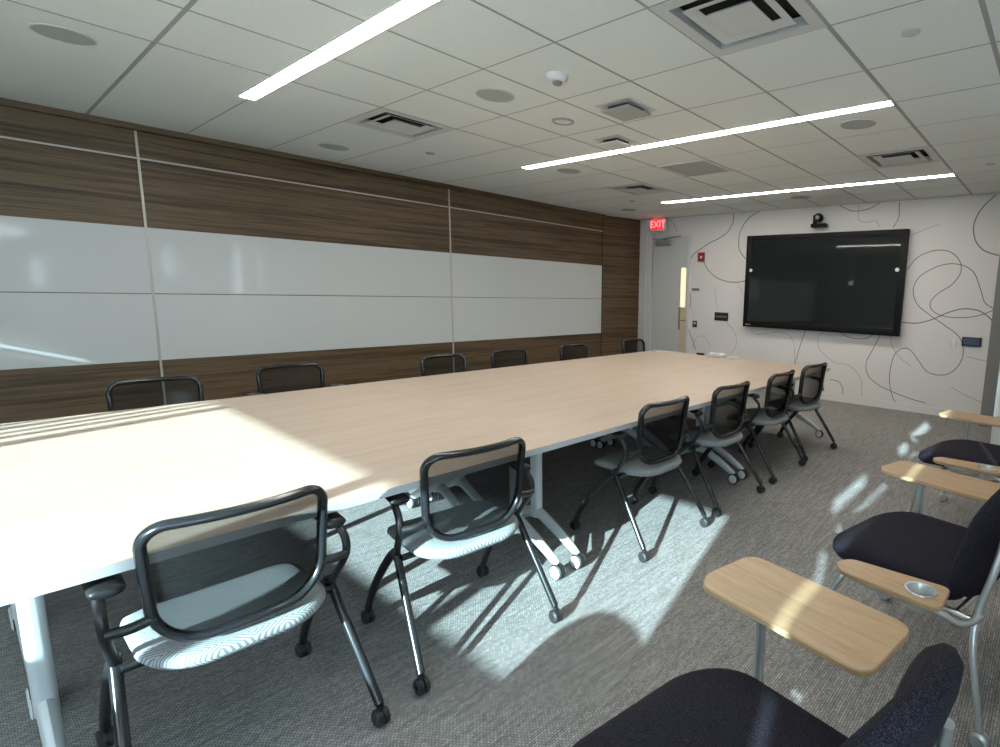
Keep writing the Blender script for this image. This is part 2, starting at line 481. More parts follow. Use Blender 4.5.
nt.links.new(tl.outputs[0], nt.nodes['Material Output'].inputs[0]); M['translucent'] = m
link('fill_shade', bm, 'translucent', w2)
bm = bm_new()
for a in (-1.33, -0.02, 1.29): add_box(bm, (a, -0.11, 0), (a + 0.04, -0.06, 1.63))
link('fill_window_frame', bm, 'grey_frame', w2)
bm = bm_new(); add_box(bm, (7.36, RIGHT_Y, 0), (FAR_X, 0.66, CEIL)); struct('trim_4', bm, 'grey_frame')
bm = bm_new(); add_box(bm, (6.05, RIGHT_Y, 0), (6.40, 0.434, CEIL)); struct('wall_pier', bm, 'pier')

# ------------------------------------------------------------------ door and exit sign
d = empty('door_1', (FAR_X, 5.455, 0)); d['kind'] = 'structure'
bm = bm_new()
add_box(bm, (-0.05, 0.375, 0), (0.01, 0.545, 2.47), 0.004); add_box(bm, (-0.05, -0.405, 0), (0.01, -0.365, 2.47), 0.004); add_box(bm, (-0.05, -0.365, 2.40), (0.01, 0.375, 2.47), 0.004)
add_box(bm, (-0.062, 0.50, 0), (-0.05, 0.545, 2.47)); add_box(bm, (-0.062, 0.375, 0), (-0.05, 0.40, 2.47))
link('door_frame', bm, 'trim_white', d)
bm = bm_new(); add_box(bm, (-0.03, -0.365, 0.008), (0.005, 0.375, 2.40)); leaf = link('door_leaf', bm, 'door', d)
bm = bm_new(); add_box(bm, (-0.034, -0.335, 1.24), (-0.028, -0.235, 1.90)); link('vision_lite', bm, 'lite', leaf)
bm = bm_new(); add_box(bm, (-0.034, -0.345, 0.05), (-0.028, -0.235, 1.24)); link('edge_strip', bm, 'brass', leaf)
bm = bm_new(); add_box(bm, (-0.05, -0.245, 0.86), (-0.03, -0.215, 1.24), 0.004); link('lock_plate', bm, 'grey_plastic', leaf)
bm = bm_new(); add_tube(bm, [(-0.03, -0.352, 1.02), (-0.08, -0.352, 1.02)], 0.011); add_tube(bm, [(-0.08, -0.365, 1.02), (-0.08, -0.27, 1.02)], 0.010); link('door_handle', bm, 'grey_plastic', leaf)
bm = bm_new(); add_box(bm, (-0.09, 0.0, 2.27), (-0.03, 0.29, 2.365), 0.006); add_tube(bm, [(-0.07, 0.12, 2.37), (-0.2, -0.06, 2.385), (-0.05, -0.22, 2.42)], 0.009, 8); link('door_closer', bm, 'grey_plastic', d)

e = empty('exit_sign', (7.50, 5.64, 2.51)); tag(e, 'red lit exit sign in white housing above the door', 'exit sign')
bm = bm_new(); add_box(bm, (-0.022, -0.145, 0.0), (0.03, 0.145, 0.205), 0.006); add_box(bm, (-0.01, -0.10, 0.205), (0.02, 0.10, 0.23)); link('housing', bm, 'white_plastic', e)
bm = bm_new(); add_box(bm, (-0.026, -0.125, 0.018), (-0.021, 0.125, 0.187)); link('lit_face', bm, 'exit', e)
cu = bpy.data.curves.new('exit_text', 'FONT'); cu.body = 'EXIT'; cu.size = 0.155; cu.align_x = 'CENTER'; cu.align_y = 'CENTER'; cu.extrude = 0.002; cu.offset = 0.003
to = bpy.data.objects.new('lettering_source', cu); COL.objects.link(to)
dg = bpy.context.evaluated_depsgraph_get(); me = bpy.data.meshes.new_from_object(to.evaluated_get(dg)); bpy.data.objects.remove(to)
me.transform(Matrix.Translation((-0.028, 0, 0.103)) @ Matrix.Rotation(-PI / 2, 4, 'Z') @ Matrix.Rotation(PI / 2, 4, 'X'))
me.materials.clear(); me.materials.append(M['exit_text'])
lo = bpy.data.objects.new('lettering', me); COL.objects.link(lo); lo.parent = e

# ------------------------------------------------------------------ wall devices
tv = empty('wall_screen', (FAR_X, 2.83, 0.99)); tag(tv, 'large black flat screen display mounted on the mural wall', 'screen')
bm = bm_new(); HW = 1.142; HH = 1.374
add_box(bm, (-0.10, -HW, 0), (-0.035, HW, HH), 0.006); link('cabinet', bm, 'bezel', tv)
bm = bm_new(); B = 0.078
for a, b_, c, d_ in ((-HW, -HW + B, 0, HH), (HW - B, HW, 0, HH), (-HW + B, HW - B, 0, B + 0.02), (-HW + B, HW - B, HH - B, HH)): add_box(bm, (-0.112, a, c), (-0.099, b_, d_), 0.004)
bz = link('bezel', bm, 'bezel', tv)
bm = bm_new(); add_box(bm, (-0.104, -HW + B, B), (-0.0995, HW - B, HH - B)); link('glass_panel', bm, 'screen', tv)
for s in (-1, 1):
    bm = bm_new(); add_lathe(bm, [(0.026, 0), (0.026, 0.004), (0.020, 0.006)], 16, Matrix.Translation((-0.112, s * (HW - 0.094), 0.86)) @ Matrix.Rotation(-PI / 2, 4, 'Y')); link('pen_sensor', bm, 'caster_white', bz)
bm = bm_new()
for k in range(5): add_box(bm, (-0.1135, HW - 0.06 - k * 0.018, 0.028), (-0.112, HW - 0.048 - k * 0.018, 0.044))
link('maker_mark', bm, 'grille', bz)
bm = bm_new(); add_box(bm, (-0.036, -0.5, 0.3), (0.0, 0.5, 1.1)); link('wall_bracket', bm, 'grey_plastic', tv)

c = empty('conference_camera', (FAR_X, 2.87, 2.44)); tag(c, 'small black pan tilt conference camera mounted on the wall above the screen', 'camera')
bm = bm_new(); add_box(bm, (-0.14, -0.105, 0), (0, 0.105, 0.05), 0.008); link('base', bm, 'bezel', c)
bm = bm_new(); add_box(bm, (-0.12, 0.05, 0.05), (-0.03, 0.085, 0.17), 0.008); link('yoke', bm, 'bezel', c)
bm = bm_new(); add_lathe(bm, [(0.02, -0.055), (0.05, -0.05), (0.062, -0.02), (0.062, 0.03), (0.05, 0.055)], 20, Matrix.Translation((-0.085, 0.012, 0.13)) @ Matrix.Rotation(-PI / 2, 4, 'Y')); hd = link('camera_head', bm, 'bezel', c)
bm = bm_new(); add_lathe(bm, [(0.026, 0), (0.026, 0.012), (0.018, 0.014)], 16, Matrix.Translation((-0.14, 0.012, 0.13)) @ Matrix.Rotation(-PI / 2, 4, 'Y')); link('lens', bm, 'grille', hd)

c = empty('fire_alarm_pull', (FAR_X, 4.84, 2.0)); tag(c, 'small red fire alarm pull station on the wall right of the door', 'fire alarm')
bm = bm_new(); add_box(bm, (-0.045, -0.06, 0), (0, 0.06, 0.145), 0.01); link('body', bm, 'red', c)
bm = bm_new(); add_box(bm, (-0.052, -0.03, 0.05), (-0.044, 0.005, 0.085), 0.002); link('pull_handle', bm, 'caster_white', c)
bm = bm_new(); add_box(bm, (FAR_X - 0.008, 4.865, 1.522), (FAR_X, 5.01, 1.565), 0.002); tag(link('room_sign', bm, 'grey_plastic'), 'narrow grey name plate on the wall beside the door', 'sign')
c = empty('wall_control_panel', (FAR_X, 4.42, 1.05)); tag(c, 'black rectangular control panel on the wall left of the screen', 'control panel')
bm = bm_new(); add_box(bm, (-0.018, -0.125, 0), (0, 0.125, 0.135), 0.005); link('faceplate', bm, 'black', c)
bm = bm_new()
for k in range(5): add_box(bm, (-0.022, -0.1 + k * 0.042, 0.055), (-0.017, -0.07 + k * 0.042, 0.08), 0.001)
link('button_row', bm, 'grey_plastic', c)
c = empty('card_reader', (FAR_X, 4.925, 0.915)); tag(c, 'small dark grey card reader on the wall just right of the door handle', 'card reader')
bm = bm_new(); add_box(bm, (-0.022, -0.042, 0), (0, 0.042, 0.11), 0.006); link('body', bm, 'black', c)
bm = bm_new(); add_box(bm, (-0.025, -0.03, 0.05), (-0.021, 0.02, 0.09), 0.001); link('front_plate', bm, 'grille', c)
c = empty('touch_panel', (FAR_X, 0.868, 0.925)); tag(c, 'dark blue touch panel in a black frame on the wall right of the screen', 'touch panel')
bm = bm_new(); add_box(bm, (-0.025, -0.105, 0), (0, 0.105, 0.11), 0.005); link('frame', bm, 'black', c)
bm = bm_new(); add_box(bm, (-0.027, -0.085, 0.018), (-0.0245, 0.085, 0.092)); link('display', bm, 'touch', c)
c = empty('light_switch', (FAR_X, 1.07, 0.905)); tag(c, 'white double light switch on the wall beside the touch panel', 'light switch')
bm = bm_new(); add_box(bm, (-0.007, -0.04, 0), (0, 0.04, 0.115), 0.003); link('plate', bm, 'white_plastic', c)
for s in (-0.018, 0.018):
    bm = bm_new(); add_box(bm, (-0.012, s - 0.013, 0.028), (-0.006, s + 0.013, 0.088), 0.002); link('rocker', bm, 'white_plastic', c)

# ------------------------------------------------------------------ ceiling things
for i, x in enumerate(LIGHTS):
    L = empty('linear_light', (x, 2.867, CEIL))
    tag(L, ['lit ceiling light strip nearest the viewer, over the table',
            'lit ceiling light strip in the middle, second from the screen wall',
            'long lit ceiling light strip nearest the screen wall'][i], 'ceiling light', 'linear ceiling lights')
    bm = bm_new(); h = 1.829
    for a, b_ in ((-0.050, -0.043), (0.043, 0.050)): add_box(bm, (a, -h, -0.008), (b_, h, 0.006))
    for a, b_ in ((-h, -h + 0.008), (h - 0.008, h)): add_box(bm, (-0.043, a, -0.008), (0.043, b_, 0.006))
    link('housing', bm, 'white_plastic', L)
    bm = bm_new(); add_box(bm, (-0.043, -h + 0.008, -0.010), (0.043, h - 0.008, 0.006)); link('diffuser', bm, 'led', L)

def frustum(bm, h0, z0, h1, z1, th=0.004):
    o = [Vector((sx * h0, sy * h0, z0)) for sx, sy in ((1, 1), (-1, 1), (-1, -1), (1, -1))]
    p = [Vector((sx * h1, sy * h1, z1)) for sx, sy in ((1, 1), (-1, 1), (-1, -1), (1, -1))]
    q = [v + Vector((0, 0, th)) for v in p]; r = [v + Vector((0, 0, th)) for v in o]
    a = [bm.verts.new(v) for v in o]; b = [bm.verts.new(v) for v in p]; c_ = [bm.verts.new(v) for v in q]; d_ = [bm.verts.new(v) for v in r]
    for k in range(4):
        j = (k + 1) % 4
        bm.faces.new((a[k], a[j], b[j], b[k])); bm.faces.new((b[k], b[j], c_[j], c_[k])); bm.faces.new((c_[k], c_[j], d_[j], d_[k])); bm.faces.new((d_[k], d_[j], a[j], a[k]))
VL = ['square air diffuser cut by the top edge of the photo, nearest the viewer', 'square air diffuser beside the near light strip, on the whiteboard side',
      'square air diffuser in the ceiling nearest the exit sign', 'square air diffuser above the screen, right, between two light strips']
for i, (x, y) in enumerate(VENTS):
    V_ = empty('air_diffuser', (x, y, CEIL)); tag(V_, VL[i], 'air vent', 'square ceiling air diffusers')
    H = 0.300; I = 0.238
    bm = bm_new()
    for a, b_ in ((-H, -I), (I, H)):
        add_box(bm, (a, -H, -0.004), (b_, H, 0.0)); add_box(bm, (-I, a, -0.004), (I, b_, 0.0))
    frustum(bm, 0.243, 0.045, 0.239, -0.003, 0.003)
    link('frame', bm, 'vent', V_)
    bm = bm_new(); frustum(bm, 0.142, 0.012, 0.194, -0.005, 0.003); link('louver', bm, 'vent', V_)
    bm = bm_new(); frustum(bm, 0.100, 0.000, 0.114, -0.011, 0.003); add_box(bm, (-0.114, -0.114, -0.012), (0.114, 0.114, -0.009)); link('core', bm, 'vent', V_)
    bm = bm_new()
    for a, b_ in ((-0.304, -0.300), (0.300, 0.304)): add_box(bm, (a, -0.304, 0.004), (b_, 0.304, 0.08)); add_box(bm, (-0.304, a, 0.004), (0.304, b_, 0.08))
    add_box(bm, (-0.304, -0.304, 0.07), (0.304, 0.304, 0.08)); link('duct_box', bm, 'duct', V_)

SP = [(0.541, 4.391, 'large in the top left corner of the photo'), (2.37, 3.17, 'left of the domed sensor'),
      (2.375, 5.61, 'close to the wood wall, beside the left air diffuser'), (4.222, 4.40, 'just beyond the left end of the middle light strip'),
      (4.224, 1.363, 'just below the right end of the middle light strip'),
      (6.64, 5.59, 'far away near the exit sign'), (6.84, 2.87, 'beyond the far light strip, above the screen')]
for x, y, w in SP:
    S = empty('ceiling_speaker', (x, y, CEIL)); tag(S, 'round grey ceiling speaker grille ' + w, 'ceiling speaker', 'round ceiling speakers')
    bm = bm_new(); add_lathe(bm, [(0.128, 0.004), (0.128, -0.004), (0.120, -0.006), (0.119, -0.003), (0.118, 0.004)]); link('rim', bm, 'vent', S)
    bm = bm_new(); add_lathe(bm, [(0.119, 0.003), (0.119, -0.004), (0.08, -0.006), (0.02, -0.007)]); link('grille', bm, 'grille', S)
S = empty('smoke_detector', (2.37, 2.57, CEIL)); tag(S, 'white domed ceiling sensor with a dark tip between the two nearest lights', 'sensor')
bm = bm_new(); add_lathe(bm, [(0.066, 0.0), (0.066, -0.012), (0.058, -0.028), (0.035, -0.038)]); link('body', bm, 'white_plastic', S)
bm = bm_new(); add_lathe(bm, [(0.03, -0.036), (0.028, -0.05), (0.018, -0.056)]); link('dark_tip', bm, 'grey_plastic', S)
S = empty('round_sensor', (3.0, 3.19, CEIL)); tag(S, 'round recessed ceiling sensor with a pale centre before the middle light strip', 'sensor')
bm = bm_new(); add_lathe(bm, [(0.085, 0.006), (0.085, -0.008), (0.066, -0.012), (0.064, 0.006)]); link('ring', bm, 'grille', S)
bm = bm_new(); add_lathe(bm, [(0.064, -0.003), (0.03, -0.012), (0.01, -0.014)]); link('centre', bm, 'white_plastic', S)
for x, y, w, hs, mt in ((3.03, 2.59, 'square grey-faced plate hanging below the ceiling beside the domed sensor', 0.125, 'grille'), (3.62, 3.20, 'square white air plate close to the middle light strip', 0.11, 'white_plastic')):
    S = empty('ceiling_plate', (x, y, CEIL)); tag(S, w, 'ceiling vent', 'hanging square ceiling plates')
    bm = bm_new(); add_box(bm, (-hs - 0.03, -hs - 0.03, -0.004), (hs + 0.03, hs + 0.03, 0.002)); link('back_plate', bm, 'vent', S)
    bm = bm_new(); add_box(bm, (-hs * 0.7, -hs * 0.7, -0.03), (hs * 0.7, hs * 0.7, -0.004)); link('neck', bm, 'duct', S)
    bm = bm_new(); add_box(bm, (-hs, -hs, -0.042), (hs, hs, -0.030), 0.004); link('front_plate', bm, mt, S)
S = empty('flat_ceiling_grille', (4.82, 3.17, CEIL)); tag(S, 'flat square grey ceiling grille in a white frame before the far light strip', 'ceiling vent')
bm = bm_new()
for a, b_ in ((-0.285, -0.262), (0.262, 0.285)): add_box(bm, (a, -0.285, -0.008), (b_, 0.285, 0.002)); add_box(bm, (-0.262, a, -0.008), (0.262, b_, 0.002))
link('frame', bm, 'white_plastic', S)
bm = bm_new(); add_box(bm, (-0.262, -0.262, -0.004), (0.262, 0.262, 0.002)); link('panel', bm, 'grille', S)
for x, y, w in ((2.949, 0.735, 'near the top right corner of the photo'), (2.993, 5.022, 'beside the left air diffuser'), (6.04, 5.02, 'near the far left air diffuser'), (6.04, 0.70, 'at the right edge of the photo')):
    bm = bm_new(); add_lathe(bm, [(0.042, 0.006), (0.042, -0.006), (0.036, -0.009), (0.01, -0.010)], 24); o = link('sprinkler_cap', bm, 'vent' if y < 4 else 'grille'); o.location = (x, y, CEIL)
    tag(o, 'small round sprinkler cap in the ceiling ' + w, 'sprinkler', 'ceiling sprinkler caps')
# ------------------------------------------------------------------ tables
TW, TD, TH = 1.857, 0.75, 0.74
def caster_bm(r, w, mtx):
    bm = bm_new()
    R = mtx @ Matrix.Rotation(PI / 2, 4, 'Y')
    add_lathe(bm, [(r * 0.75, -w), (r, -w * 0.7), (r, -w * 0.12), (r * 0.8, -w * 0.1), (r * 0.8, w * 0.1), (r, w * 0.12), (r, w * 0.7), (r * 0.75, w)], 20, R)
    return bm
def make_table():
    t = empty('training_table')
    bm = bm_new(); add_box(bm, (-TW / 2 + 0.0008, -TD / 2 + 0.0008, TH - 0.028), (TW / 2 - 0.0008, TD / 2 - 0.0008, TH), 0.0004, 1); link('tabletop', bm, 'table_top', t)
    bm = bm_new()
    x, y = TW / 2 - 0.0004, TD / 2 - 0.0004
    for a, b_ in ((-x, -x + 0.004), (x - 0.004, x)): add_box(bm, (a, -y, TH - 0.029), (b_, y, TH - 0.002), 0.0, 1)
    for a, b_ in ((-y, -y + 0.004), (y - 0.004, y)): add_box(bm, (-x + 0.004, a, TH - 0.029), (x - 0.004, b_, TH - 0.002), 0.0, 1)
    link('edge_band', bm, 'edge', t)
    bm = bm_new(); add_box(bm, (-TW / 2 + 0.12, -0.05, TH - 0.075), (TW / 2 - 0.12, 0.05, TH - 0.029), 0.004); link('support_beam', bm, 'black', t)
    bm = bm_new()
    for k in range(14): add_box(bm, (-0.45 + k * 0.065, 0.10, TH - 0.13), (-0.435 + k * 0.065, 0.20, TH - 0.029))
    link('cable_tray', bm, 'black', t)
    for s in (-1, 1):
        bm = bm_new(); X = s * (TW / 2 - 0.072)
        add_slab(bm, [p + Vector((X, 0)) for p in rrect(-0.026, -0.032, 0.026, 0.032, 0.02)], 0.20, TH - 0.03, 0.002)
        add_box(bm, (X - 0.03, -0.12, TH - 0.045), (X + 0.03, 0.12, TH - 0.029), 0.004)
        for sy in (-1, 1):
            add_tube(bm, [(X, sy * 0.0, 0.235), (X, sy * 0.06, 0.215), (X, sy * 0.20, 0.15), (X, sy * 0.30, 0.095), (X, sy * 0.332, 0.078)], 0.03, 10, flat=(1.0, 0.75), up=(1, 0, 0), rads=[0.032, 0.032, 0.029, 0.024, 0.018])
        lg = link('leg', bm, 'leg_grey', t)
        for sy in (-1, 1):
            bm = caster_bm(0.041, 0.022, Matrix.Translation((X, sy * 0.332, 0.041)))
            cs = link('caster', bm, 'rubber', lg)
            for q in (-1, 1):
                bm = bm_new()
                add_lathe(bm, [(0.033, 0), (0.033, 0.003), (0.025, 0.006)], 18, Matrix.Translation((X + q * 0.0215, sy * 0.332, 0.041)) @ Matrix.Rotation(q * PI / 2, 4, 'Y'))
                link('hub_cap', bm, 'caster_white', lg)
        # flip lever under the top
    return t
ROWS = ['in the row by the open floor', 'in the middle row', 'in the row by the wood wall']
COLS_ = ['at the near end', 'halfway along', 'at the screen wall end']
proto = make_table(); first = True
for i in range(3):
    for j in range(3):
        o = proto if first else copy_tree(proto); first = False
        o.location = (0.0 + TW * (i + 0.5) - 0.005, 1.88 + TD * (j + 0.5), 0)
        tag(o, 'pale wood table %s, %s' % (ROWS[j], COLS_[i]), 'table', 'tables pushed together into a conference block')

# ------------------------------------------------------------------ nesting mesh chairs
def make_mesh_chair():
    t = empty('mesh_back_chair')
    # seat: rounded cushion, wider at the front
    out = [Vector(p) for p in rrect(-0.235, -0.225, 0.235, 0.235, [0.12, 0.12, 0.15, 0.15], 8)]
    bm = bm_new()
    rings = []
    for ins, z in ((0.05, 0.412), (0.012, 0.420), (0.0, 0.437), (0.004, 0.452), (0.025, 0.461), (0.07, 0.465), (0.14, 0.464)):
        rings.append([Vector((p.x, p.y, z - (0.03 * max(0, (p.y - 0.12) / 0.12) ** 2) + 0.012 * (abs(p.x) / 0.235) ** 2)) for p in shrink(out, ins)])
    loft(bm, rings); link('seat', bm, 'seat', t, 60)
    bm = bm_new(); add_tube(bm, [(-0.262, -0.03, 0.405), (0.262, -0.03, 0.405)], 0.013); add_tube(bm, [(-0.262, -0.075, 0.432), (0.262, -0.075, 0.432)], 0.010)
    add_box(bm, (-0.15, -0.12, 0.402), (0.15, 0.12, 0.418), 0.004); link('seat_bracket', bm, 'black', t)
    # back loop
    def back_pt(u, v):
        w = v / 0.355
        y = -0.150 - 0.035 * w - 0.048 * (1 - (u / 0.215) ** 2) * (0.7 + 0.3 * w) - 0.02 * max(0, w - 0.8) * 2
        return Vector((u, y, 0.492 + v))
    loop2 = rrect(-0.213, 0.0, 0.213, 0.355, [0.055, 0.055, 0.115, 0.115], 8)
    # taper : narrower at the bottom
    loop2 = [Vector((p.x * (0.93 + 0.07 * min(1, p.y / 0.25)), p.y)) for p in loop2]
    dense = []
    for i, p in enumerate(loop2):
        q = loop2[(i + 1) % len(loop2)]
        n = max(1, int((q - p).length / 0.03))
        for k in range(n): dense.append(p.lerp(q, k / n))
    bm = bm_new(); add_tube(bm, [back_pt(p.x, p.y) for p in dense], 0.0125, 10, closed=True, flat=(1.1, 1.6), up=(0, 1, 0)); link('back_frame', bm, 'black_gloss', t, 60)
    bm = bm_new()
    NV = 12; NU = 12
    def half_width(v):
        xs_ = []
        for i, p in enumerate(dense):
            q = dense[(i + 1) % len(dense)]
            if (p.y - v) * (q.y - v) <= 0 and abs(p.y - q.y) > 1e-9:
                xs_.append(abs(p.x + (q.x - p.x) * (v - p.y) / (q.y - p.y)))
        return max(xs_) if xs_ else 0.1
    rows = []
    for a in range(NV + 1):
        v = 0.004 + (0.355 - 0.008) * a / NV; hw = half_width(v) - 0.003
        rows.append([bm.verts.new(back_pt(-hw + 2 * hw * k / NU, v) + Vector((0, 0.0035, 0))) for k in range(NU + 1)])
    for a in range(NV):
        for k in range(NU): bm.faces.new((rows[a][k], rows[a][k + 1], rows[a + 1][k + 1], rows[a + 1][k]))
    ext = bmesh.ops.extrude_face_region(bm, geom=list(bm.faces))
    for v in ext['geom']:
        if isinstance(v, bmesh.types.BMVert): v.co.y -= 0.007
    link('back_mesh', bm, 'mesh', t, 80)
    for s in (-1, 1):
        bm = bm_new()
        add_tube(bm, catmull([(s * 0.197, -0.170, 0.590), (s * 0.245, -0.168, 0.580), (s * 0.287, -0.150, 0.575)], 5), 0.014, 10)
        add_tube(bm, catmull([(s * 0.268, -0.04, 0.425), (s * 0.280, -0.085, 0.49), (s * 0.290, -0.135, 0.565), (s * 0.292, -0.135, 0.62), (s * 0.288, -0.088, 0.664)], 6), 0.013, 10, flat=(1.0, 0.9))
        ar = link('arm_support', bm, 'black', t, 60)
        bm = bm_new()
        sec = []
        for y, w, h, z in ((-0.118, 0.030, 0.012, 0.670), (-0.110, 0.037, 0.017, 0.672), (-0.03, 0.037, 0.014, 0.684), (0.06, 0.033, 0.012, 0.688), (0.125, 0.026, 0.010, 0.684), (0.142, 0.016, 0.006, 0.680)):
            sec.append([Vector((s * 0.272 + w * math.cos(2 * PI * k / 12), y, z + h * math.sin(2 * PI * k / 12))) for k in range(12)])
        loft(bm, sec); link('armrest', bm, 'black', t, 60)
        bm = bm_new(); add_tube(bm, [(s * 0.268, -0.03, 0.455), (s * 0.272, -0.065, 0.41), (s * 0.290, -0.20, 0.215), (s * 0.302, -0.296, 0.075)], 0.0150, 12)
        lg = link('leg', bm, 'black_gloss', t, 60); lg['label'] = 'straight glossy rear leg'
        link('caster', caster_bm(0.030, 0.022, Matrix.Translation((s * 0.302, -0.30, 0.030))), 'rubber', lg)
        bm = bm_new(); add_tube(bm, [(s * 0.302, -0.30, 0.026), (s * 0.302, -0.298, 0.075)], 0.012, 10); add_tube(bm, [(s * 0.302 - 0.024, -0.30, 0.03), (s * 0.302 + 0.024, -0.30, 0.03)], 0.006, 8); link('caster_stem', bm, 'black', lg)
        bm = bm_new(); add_tube(bm, catmull([(s * 0.268, -0.045, 0.445), (s * 0.271, 0.02, 0.40), (s * 0.274, 0.14, 0.27), (s * 0.277, 0.235, 0.14), (s * 0.278, 0.272, 0.07)], 5), 0.0155, 12, flat=(0.9, 1.25))
        lg = link('leg', bm, 'black', t, 60); lg['label'] = 'curved front leg'
        link('caster', caster_bm(0.030, 0.022, Matrix.Translation((s * 0.278, 0.278, 0.030))), 'rubber', lg)
        bm = bm_new(); add_tube(bm, [(s * 0.278, 0.278, 0.026), (s * 0.278, 0.275, 0.07)], 0.013, 10); link('caster_stem', bm, 'black', lg)
    return t
proto = make_mesh_chair(); first = True
def put_chair(x, y, rz, label, group):
    global first
    o = proto if first else copy_tree(proto); first = False
    o.location = (x, y, 0); o.rotation_euler.z = rz
    tag(o, label, 'chair', group)
NEAR = [(0.455, 0.0, 'nearest the viewer at the near table corner'),
        (1.248, -0.09, 'second from the viewer, beside white casters'),
        (2.515, -0.03, 'third from the viewer, beyond the white casters'),
        (3.31, -0.04, 'fourth from the viewer in the front row'),
        (4.14, 0.0, 'fifth from the viewer in the front row'),
        (4.90, -0.10, 'last in the front row, below the screen')]
for x, r, w in NEAR:
    put_chair(x, 1.985, r, 'black mesh back chair with grey seat, ' + w, 'mesh back chairs along the open side of the table')
FARC = [(0.755, 'leftmost behind the table, at the first vertical wall strip'), (1.55, 'second from the left behind the table'),
        (2.71, 'third behind the table, at the second vertical wall strip'), (3.44, 'fourth from the left behind the table'),
        (4.35, 'fifth behind the table, near the end of the whiteboards'), (5.42, 'rightmost behind the table, at the wooden corner by the door')]
for k, (x, w) in enumerate(FARC):
    put_chair(x, 4.42 if k == 1 else 4.245, PI + (0.04 if k == 4 else 0.0), 'black mesh chair back ' + w, 'mesh back chairs along the wood wall')

